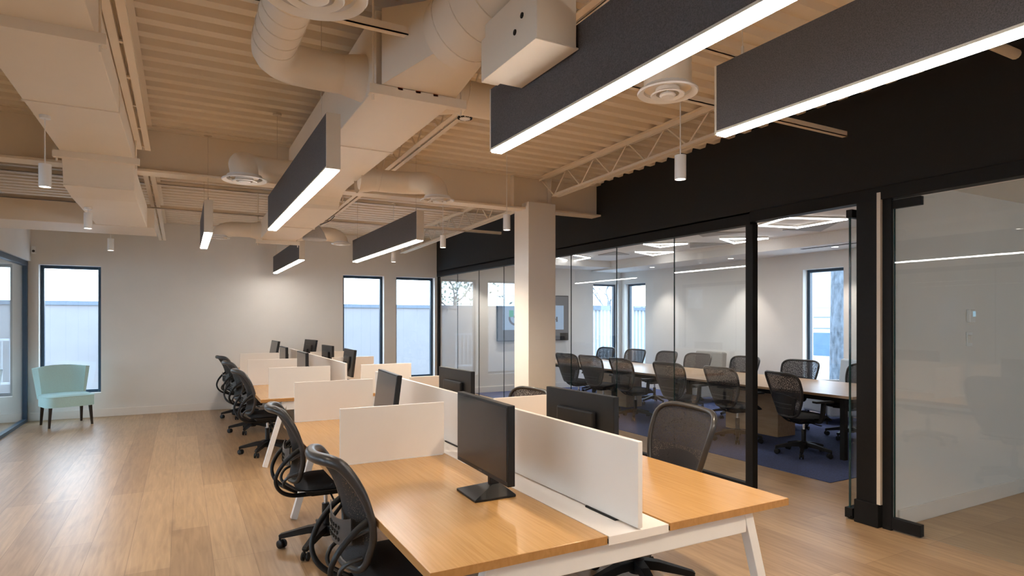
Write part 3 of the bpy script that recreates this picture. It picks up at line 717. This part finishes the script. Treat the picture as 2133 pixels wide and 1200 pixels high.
# task chair with looped back supports
def loop_chair(label, loc, rz, grp):
    t = thing('desk_chair', label, 'chair', loc, rz, grp); wheelbase(t, .35); seat(t, .455)
    f = back_surface([(-.20, .50), (-.185, .58), (-.175, .66), (-.19, .76), (-.23, .87), (-.29, .965), (-.335, 1.0)], [.15, .19, .215, .225, .215, .185, .155], .045)
    g = rounded(f, .16, .10)
    b = B().grid(g, 16, 30, .004); bk = b.build('backrest', 'net_dense', t, smooth=True)
    fr = outline(f, .16, .10)
    rad = [.0165 + .010 * max(0, (p.z - .80) / .2) for p in fr]
    B().tube(fr, rad, 10, closed=True).build('back_frame', 'rim_plastic', t, smooth=True)
    # wide top rim
    B().grid(lambda u, v: Vector(f(.10 + .80 * u, .86 + .14 * v)) + Vector((-.012, 0, .004)), 14, 6, .016).build('headrim', 'rim_plastic', t, smooth=True)
    # perforated lumbar plate behind the net
    lp = B().grid(lambda u, v: (-.255 - .028 * (1 - (2 * u - 1) ** 2), (u - .5) * .33, .60 + .115 * v + .03 * (2 * u - 1) ** 2), 14, 4, .006).build('lumbar_plate', 'grey_plastic', t, smooth=True)
    b = B()
    for r_ in range(3):
        for k in range(5 - (r_ % 2)):
            yy = (k - 2 + .5 * (r_ % 2)) * .032; b.lathe([(0, -.004), (.009, -.004), (.009, .004), (0, .004)], (-.2865 + yy * yy * 1.05, yy, .63 + .026 * r_), 6, 'X')
    b.build('perforation', 'dark_gap', lp)
    for s in (-1, 1):
        B().tube(smoothpath([(-.195, s * .205, .735), (-.245, s * .20, .70), (-.315, s * .185, .62), (-.345, s * .165, .535), (-.315, s * .135, .455), (-.235, s * .095, .405), (-.10, s * .055, .39)]), [.012 + .004 * abs(i - 18) / 18 for i in range(37)], 10).build('support_loop', 'black_plastic', t, smooth=True)
        B().tube(smoothpath([(-.20, s * .15, .56), (-.27, s * .12, .53), (-.285, s * .09, .47), (-.20, s * .05, .41)]), .010, 8).build('inner_strut', 'rim_plastic', t, smooth=True)
        B().tube([(-.19, s * .21, .70), (-.25, s * .16, .66)], .009, 8).build('plate_arm', 'grey_plastic', t, smooth=True)
    return t
G1 = 'black loop backed task chairs along the left of the benches'
lc = loop_chair('black task chair with looped back at the nearest desk, cut by the frame', (.885, 2.81, 0), R(3), G1)
dup(lc, (.895, 4.44, 0), R(-3), 'black task chair with looped back at the second desk of the near bench')
dup(lc, (.90, 7.85, 0), R(4), 'black task chair with looped back at the near end of the far bench')
dup(lc, (.885, 9.45, 0), R(8), 'black task chair with looped back at the middle of the far bench')
dup(lc, (.865, 10.92, 0), R(14), 'black task chair with looped back nearest the end wall')
# mesh conference chair
def mesh_chair(label, loc, rz, grp, arms=True):
    t = thing('conference_chair', label, 'chair', loc, rz, grp); wheelbase(t, .2); seat(t, .455, .49)
    f = back_surface([(-.205, .47), (-.215, .56), (-.225, .66), (-.245, .77), (-.28, .88), (-.32, .975)], [.17, .21, .255, .285, .295, .288], .06)
    g = rounded(f, .22, .16)
    B().grid(g, 16, 24, .003).build('backrest', 'net', t, smooth=True)
    B().tube(outline(f, .22, .16), .0155, 10, closed=True).build('back_frame', 'rim_plastic', t, smooth=True)
    lp = B().grid(lambda u, v: Vector(f(.10 + .80 * u, .06 + (.40 + .07 * (1 - (2 * u - 1) ** 2)) * v)) + Vector((-.018, 0, 0)), 14, 10, .01).build('lumbar_panel', 'black_plastic', t, smooth=True)
    for k in range(2):
        B().grid(lambda u, v: Vector(f(.16 + .68 * u, .20 + .10 * k + .02 * v)) + Vector((-.026, 0, 0)), 12, 2, .006).build('rib', 'grey_plastic', lp, smooth=True)
    for s in (-1, 1):
        B().tube(smoothpath([(-.285, s * .15, .70), (-.275, s * .11, .58), (-.25, s * .07, .47), (-.17, s * .045, .40), (-.06, s * .04, .39)]), .010, 8).build('back_strut', 'black_plastic', t, smooth=True)
        if arms:
            a = B().tube(smoothpath([(.02, s * .17, .425), (.02, s * .25, .43), (.03, s * .275, .50), (.045, s * .275, .64)]), 1, sq=(.03, .05)).build('armrest', 'black_plastic', t, bevel=.005)
            B().box(-.08, s * .275 - .04, .64, .16, s * .275 + .04, .668, .012).build('arm_pad', 'black_plastic', a)
    return t
G2, G3, G4 = 'black mesh chairs on the near side of the conference table', 'black mesh chairs on the far side of the conference table', 'black mesh chairs on the right of the near bench'
CZ = .006
ch = mesh_chair('mesh conference chair with its back to the doorway, nearest on the near side', (6.46, 4.70, CZ), R(-16), G2)
nm = ['second', 'third', 'fourth', 'fifth', 'sixth']
for (y, a), k in zip(((5.66, -6), (6.66, 2), (7.72, -3), (8.58, 4), (9.32, 6)), nm):
    dup(ch, (6.44, y, CZ), R(a), 'mesh conference chair on the near side of the table, %s from the open glass door' % k)
far = [(5.06, 172, 'first'), (6.02, 184, 'second'), (7.08, 178, 'third'), (8.10, 184, 'fourth'), (8.95, 176, 'fifth'), (9.85, 182, 'sixth'), (10.85, 180, 'seventh')]
for y, a, k in far:
    dup(ch, (7.93, y, CZ), R(a), 'mesh conference chair across the table, %s from the door post' % k, G3)
dc = mesh_chair('black mesh chair at the nearest desk right of the divider', (2.41, 2.88, 0), R(168), G4, arms=False)
dup(dc, (2.42, 4.70, 0), R(183), 'black mesh chair mostly hidden behind the second right monitor', G4)
dc.scale = (1.08, 1.08, 1.08)

# ---------------------------------------------------------------- conference room
cp = tag(B().box(5.58, 3.77, 0, XC - .02, YE - .02, .006).build('carpet', 'carpet'), 'dark blue carpet under the conference table', 'carpet')
t = thing('conference_table', 'long pale oak conference table with black legs', 'table', (7.27, 7.6, .006))
B().box(-.73, -3.45, .705, .73, 3.45, .735, .003).build('tabletop', 'table_oak', t)
for y in (-3.3, -.9, .9, 3.3):
    for s in (-1, 1): B().box(s * .66 - .03, y - .03, 0, s * .66 + .03, y + .03, .705, .004).build('leg', 'black_frame', t)
    B().box(-.63, y - .025, .64, .63, y + .025, .70).build('cross_rail', 'black_frame', t)
for s in (-1, 1): B().box(s * .66 - .02, -3.27, .65, s * .66 + .02, 3.27, .705).build('side_rail', 'black_frame', t)
for y in (-1.6, 1.6): B().box(-.18, y - .45, 0, .18, y + .45, .70, .006).build('pedestal', 'table_oak', t)
def lounge(label, loc, rz, fab, w):
    t = thing('lounge_chair', label, 'armchair', loc, rz, None)
    B().box(-.30, -w / 2, .16, .34, w / 2, .43, .03).build('seat', fab, t)
    B().box(-.42, -w / 2 - .02, .12, -.28, w / 2 + .02, .96, .03, rot=Matrix.Rotation(R(-5), 4, 'Y'), piv=(-.35, 0, .4)).build('backrest', fab, t)
    for s in (-1, 1):
        B().box(-.36, s * (w / 2 + .05) - .05, .12, .30, s * (w / 2 + .05) + .05, .62, .03).build('armrest', fab, t)
    for x in (-.3, .26):
        for s in (-1, 1): B().tube([(x, s * (w / 2 - .04), .0), (x, s * (w / 2 - .04), .16)], .016, 10).build('leg', 'dark_wood', t)
    return t
lounge('grey block lounge chair against the far conference wall', (8.92, 8.85, CZ), PI, 'grey_fabric', .66)
lounge('pale blue grey lounge chair under the conference window', (8.98, 6.02, CZ), R(158), 'bluegrey_fabric', .56)
# wall screen
t = thing('wall_screen', 'large grey wall screen showing a pale blue slide', 'screen', (7.06, YE - .001, 1.64))
B().box(-.94, -.05, -.52, .94, 0, .52, .006).build('casing', 'black_frame', t)
B().box(-.925, -.053, -.505, .925, -.049, .505).build('border', 'tv_border', t)
sl = B().box(-.80, -.055, -.27, .80, -.052, .29).build('slide', 'tv_screen', t)
B().box(-.65, -.058, .02, -.54, -.055, .17).build('green_mark', 'green_ink', sl)
pts = [(-.65, 0), (-.50, 0), (-.50, .03)]
b = B()
for k in range(9):
    a0 = R(180 + 11 * k); b.box(-.49 + .15 * math.cos(a0) - .022, -.058, .0 + .15 * math.sin(a0) - .022, -.49 + .15 * math.cos(a0) + .022, -.055, .0 + .15 * math.sin(a0) + .022)
b.box(-.53, -.058, -.0, -.42, -.055, .05)
b.box(.59, -.058, -.09, .63, -.055, .03).box(.50, -.058, -.045, .59, -.055, -.015).box(.46, -.058, -.09, .50, -.055, .03)
b.build('lettering', 'tv_border', sl)
B().box(.70, -.058, -.515, .93, -.05, -.35).build('sensor_bar', 'black_frame', t)
# led frames
def led_frame(pts, label, z=2.918):
    c = Vector((sum(p[0] for p in pts) / len(pts), sum(p[1] for p in pts) / len(pts), z)); P = [Vector((p[0], p[1], z)) - c for p in pts]
    t = thing('led_frame', label, 'ceiling light', c, 0, 'glowing outline ceiling lights')
    for a, d in zip(P, P[1:] + P[:1]):
        e = (d - a).normalized() * .018
        B().tube([a - e, d + e], 1, sq=(.022, .018)).build('light_bar', 'led', t)
    for a, d in zip(P, P[1:] + P[:1]):
        e = (d - a).normalized() * .016
        B().tube([a - e + Vector((0, 0, .020)), d + e + Vector((0, 0, .020))], 1, sq=(.036, .024)).build('housing', 'white_metal', t)
    sd = bpy.data.lights.new('led_light', 'SPOT'); sd.energy = 75; sd.color = (1, .96, .92); sd.spot_size = R(165); sd.spot_blend = 1; sd.shadow_soft_size = .25
    so = bpy.data.objects.new('led_light', sd); COL.objects.link(so); so.parent = t; so.location = (0, 0, -.02)
led_frame([(7.13, 5.87), (6.88, 5.26), (7.67, 4.96), (7.75, 5.74)], 'four sided glowing light frame nearest the door')
led_frame([(7.73, 7.13), (8.34, 6.73), (8.38, 7.43)], 'triangular glowing light frame behind the door jamb')
led_frame([(7.1, 8.27), (7.7, 7.87), (7.64, 8.47)], 'triangular glowing light frame, nearer of the middle pair')
led_frame([(7.77, 9.3), (8.42, 8.95), (8.49, 9.63)], 'triangular glowing light frame, farther of the middle pair')
led_frame([(6.94, 10.91), (6.9, 10.28), (7.64, 10.65), (7.72, 11.47)], 'four sided glowing light frame beside the column')
for i, q in enumerate(([(7.9, 5.2), (8.5, 5.9), (7.9, 6.1)], [(6.9, 6.9), (7.6, 6.5), (7.4, 7.2)], [(7.8, 7.9), (8.5, 7.6), (8.3, 8.4)], [(7.5, 9.6), (8.1, 9.9), (7.6, 10.3)])):
    c = Vector((q[0][0], q[0][1], 2.935)); o = B().prism([(p[0] - c.x, p[1] - c.y) for p in q], 'Z', 0, .014).build('acoustic_panel', 'acoustic_grey', loc=c)
    tag(o, ['grey triangular ceiling panel nearest the door', 'grey triangular ceiling panel by the glass front', 'grey triangular ceiling panel between the light triangles', 'grey triangular ceiling panel farthest back'][i], 'ceiling panel', 'grey acoustic ceiling triangles')
for i, (x, y, z, l) in enumerate(((9.15, 6.1, 2.76, 'recessed soffit downlight near the tree window'), (9.15, 8.2, 2.76, 'recessed soffit downlight in the middle of the conference side wall'), (9.15, 10.4, 2.76, 'recessed soffit downlight by the corner windows'), (6.2, 11.65, 2.80, 'recessed downlight over the wall screen'), (5.5, 11.65, 2.80, 'recessed downlight over the screen, nearer the glass'))):
    t = thing('recessed_light', l, 'downlight', (x, y, z), 0, 'recessed soffit downlights')
    B().lathe([(.05, -.003), (.058, -.004), (.058, 0), (.05, 0)], n=24).build('trim_ring', 'white_plastic', t); B().lathe([(0, -.002), (.05, -.002), (.05, 0)], n=24).build('lens', 'lamp', t)
    sd = bpy.data.lights.new('recessed', 'SPOT'); sd.energy = 80; sd.color = (1, .92, .84); sd.spot_size = R(85); sd.spot_blend = .6; sd.shadow_soft_size = .04
    so = bpy.data.objects.new('recessed', sd); COL.objects.link(so); so.parent = t; so.location = (0, 0, -.01)
for i, (y, l) in enumerate(((6.0, 'dark slot air grille in the soffit, left one'), (4.6, 'dark slot air grille in the soffit, right one'))):
    tag(B().box(-.03, -.55, -.004, .03, .55, 0).build('slot_grille', 'dark_gap', loc=(8.95, y, 2.76)), l, 'air grille', 'soffit slot grilles')

# ---------------------------------------------------------------- aqua chair
t = thing('slipper_chair', 'pale aqua armless slipper chair with dark legs in the corner', 'chair', (-1.56, 11.42, 0), R(-68))
sf = B(); 
def seatf(u, v, top):
    a = (u - .5) * 2; b = (v - .5) * 2; k = (abs(a) ** 5 + abs(b) ** 5) ** .2 or 1; m = max(abs(a), abs(b)); s = m / k
    e = m ** 8; return (a * s * .29 + .02, b * s * .315, (.455 + .03 * (1 - e) if top else .30))
def seatside(u, v):
    # walk round the footprint
    th = 2 * PI * u; ca, sa = math.cos(th), math.sin(th); k = (abs(ca) ** 5 + abs(sa) ** 5) ** .2
    return (ca / k * .29 + .02, sa / k * .315, .30 + .155 * v)
sf.grid(lambda u, v: seatf(u, v, 1), 16, 16).grid(lambda u, v: seatf(u, v, 0), 16, 16).grid(seatside, 64, 3); sf.build('seat', 'teal', t, smooth=True)
def bkf(u, v):
    a = (u - .5) * 2; w = .275 + .055 * v + .01; x = -.26 - .11 * v + .13 * abs(a) ** 3 * (.5 + .7 * v)
    return (x, a * w, .40 + .47 * v + .02 * (1 - a * a) * v)
B().grid(bkf, 20, 10, .085).build('backrest', 'teal', t, smooth=True, bevel=.02)
pip = [(p[0], p[1], .452) for p in [seatside(i / 64, 1) for i in range(64)]]
B().tube(pip, .006, 6, closed=True).build('piping', 'teal', t, smooth=True)
for x, y, sx, sy in ((.22, .25, .02, .02), (.22, -.25, .02, -.02), (-.20, .25, -.04, .01), (-.20, -.25, -.04, -.01)):
    B().tube([(x, y, .31), (x + sx, y + sy, 0)], [1, .62], sq=(.042, .042)).build('leg', 'dark_wood', t)

# ---------------------------------------------------------------- outside
struct(B().box(-30, YE + .3, -.25, 45, 40, -.2).box(XC + .3, -10, -.25, 45, YE + .3, -.2).box(-30, -10, -.25, XO - .3, YE + .3, -.2).build('ground', 'ext_ground'), 'pale paving outside the windows', 'ground')
t = thing('garden_wall', 'pale stucco wall with dark coping outside the end windows', 'wall', (-4, 17.2, -.2))
B().box(-14, 0, 0, 11.5, .25, 2.14).build('stucco', 'ext_wall', t); B().box(-14, -.04, 2.14, 11.5, .29, 2.235).build('coping', 'ext_cap', t)
B().box(-14, -.9, 0, 11.5, -.0, .14).build('kerb', 'white_lam', t)
t = thing('metal_fence', 'white corrugated fence with blue grey cap outside the corner windows', 'fence', (16, 15.4, -.2))
b = B(); q = []
for k in range(41):
    x = -7.2 + k * .14; q += [(x, 0), (x + .05, 0), (x + .07, .045), (x + .12, .045)]
A = [b.bm.verts.new((p[0], p[1], 0)) for p in q]; C = [b.bm.verts.new((p[0], p[1], 2.16)) for p in q]
A2 = [b.bm.verts.new((p[0], p[1] + .03, 0)) for p in q]; C2 = [b.bm.verts.new((p[0], p[1] + .03, 2.16)) for p in q]
for i in range(len(q) - 1): b.bm.faces.new((A[i], A[i + 1], C[i + 1], C[i])); b.bm.faces.new((A2[i], C2[i], C2[i + 1], A2[i + 1])); b.bm.faces.new((C[i], C[i + 1], C2[i + 1], C2[i]))
b.build('sheet', 'ext_fence', t); B().box(-7.2, -.05, 2.10, -1.44, .10, 2.24).build('cap', 'ext_cap', t)
def limb(b, p, d, l, r, depth):
    q = p + d * l; mid = (p + q) / 2 + Vector((random.uniform(-1, 1), random.uniform(-1, 1), random.uniform(-.5, .5))) * l * .08
    b.tube([p, mid, q], [r, r * .85, r * .65], 8)
    if depth:
        for _ in range(3):
            nd = (d + Vector((random.uniform(-1, 1), random.uniform(-1, 1), random.uniform(-.2, .8))) * .75).normalized()
            limb(b, q if _ else p + d * l * .7, nd, l * .68, r * .55, depth - 1)
def bare_tree(loc, r, h, label, depth=4):
    t = thing('bare_tree', label, 'tree', loc)
    b = B().tube([(0, 0, 0), (.03, .02, h * .5), (-.02, .04, h)], [r * 1.2, r, r * .9], 18); b.build('trunk', 'bark', t, smooth=True)
    b = B()
    for k in range(4):
        a = k * 1.7 + .4; limb(b, Vector((0, .02, h * (.72 + .09 * k))), Vector((math.cos(a) * .7, math.sin(a) * .7, .8)).normalized(), h * .35, r * .4, depth - 1)
    b.build('branches', 'bark', t)
bare_tree((13.4, 8.80, -.2), .20, 5.5, 'thick grey tree trunk outside the conference window')
bare_tree((16.5, 21.5, -.2), .10, 2.6, 'slim bare tree above the corrugated fence')
t = thing('neighbour_building', 'white building with dark blue opening beyond the tree', 'building', (28, 16, -.2))
B().box(0, -10, 0, 6, 8, 2.4).box(-.05, -10, 2.4, 6, 8, 6.5).build('facade', 'ext_fence', t)
B().box(-.02, 1.0, .0, .02, 4.6, 1.15).build('opening', 'garage', t)
for z in (1.35, 1.9): B().box(-.07, -10, z, -.05, 8, z + .05).build('ledge', 'ext_cap', t)

t = thing('metal_railing', 'metal railing panel before the stucco wall near the right end windows', 'railing', (1.75, 16.9, -.06), 0)
B().box(-.55, -.02, 1.20, .55, .02, 1.25).build('top_rail', 'ext_fence', t); B().box(-.55, -.02, .25, .55, .02, .30).build('bottom_rail', 'ext_fence', t)
for k in range(9): B().box(-.53 + k * .13, -.01, 0 if k in (0, 8) else .3, -.51 + k * .13, .01, 1.2).build('baluster', 'ext_fence', t)

t = thing('metal_railing', 'metal railing panel before the stucco wall near the left end window', 'railing', (-1.15, 16.9, -.06), 0)
B().box(-.55, -.02, 1.20, .55, .02, 1.25).build('top_rail', 'ext_fence', t); B().box(-.55, -.02, .25, .55, .02, .30).build('bottom_rail', 'ext_fence', t)
for k in range(9): B().box(-.53 + k * .13, -.01, 0 if k in (0, 8) else .3, -.51 + k * .13, .01, 1.2).build('baluster', 'ext_fence', t)

bt = bare_tree((1.2, 19.5, -.2), .07, 2.6, 'bushy tree rising behind the stucco wall')
b = B(); random.seed(3)
for k in range(300):
    p = Vector((random.gauss(0, .75), random.gauss(0, .6), 3.0 + random.gauss(0, .42))); a = Vector((random.uniform(-1, 1), random.uniform(-1, 1), random.uniform(-1, 1))).normalized() * .07; c = a.orthogonal().normalized() * .04
    b.bm.faces.new([b.bm.verts.new(p + q) for q in (a, c, -a, -c)])
o = b.build('foliage', 'leaf'); o['kind'] = 'stuff'
for q in S.objects:
    if q.get('label') == 'bushy tree rising behind the stucco wall': o.parent = q
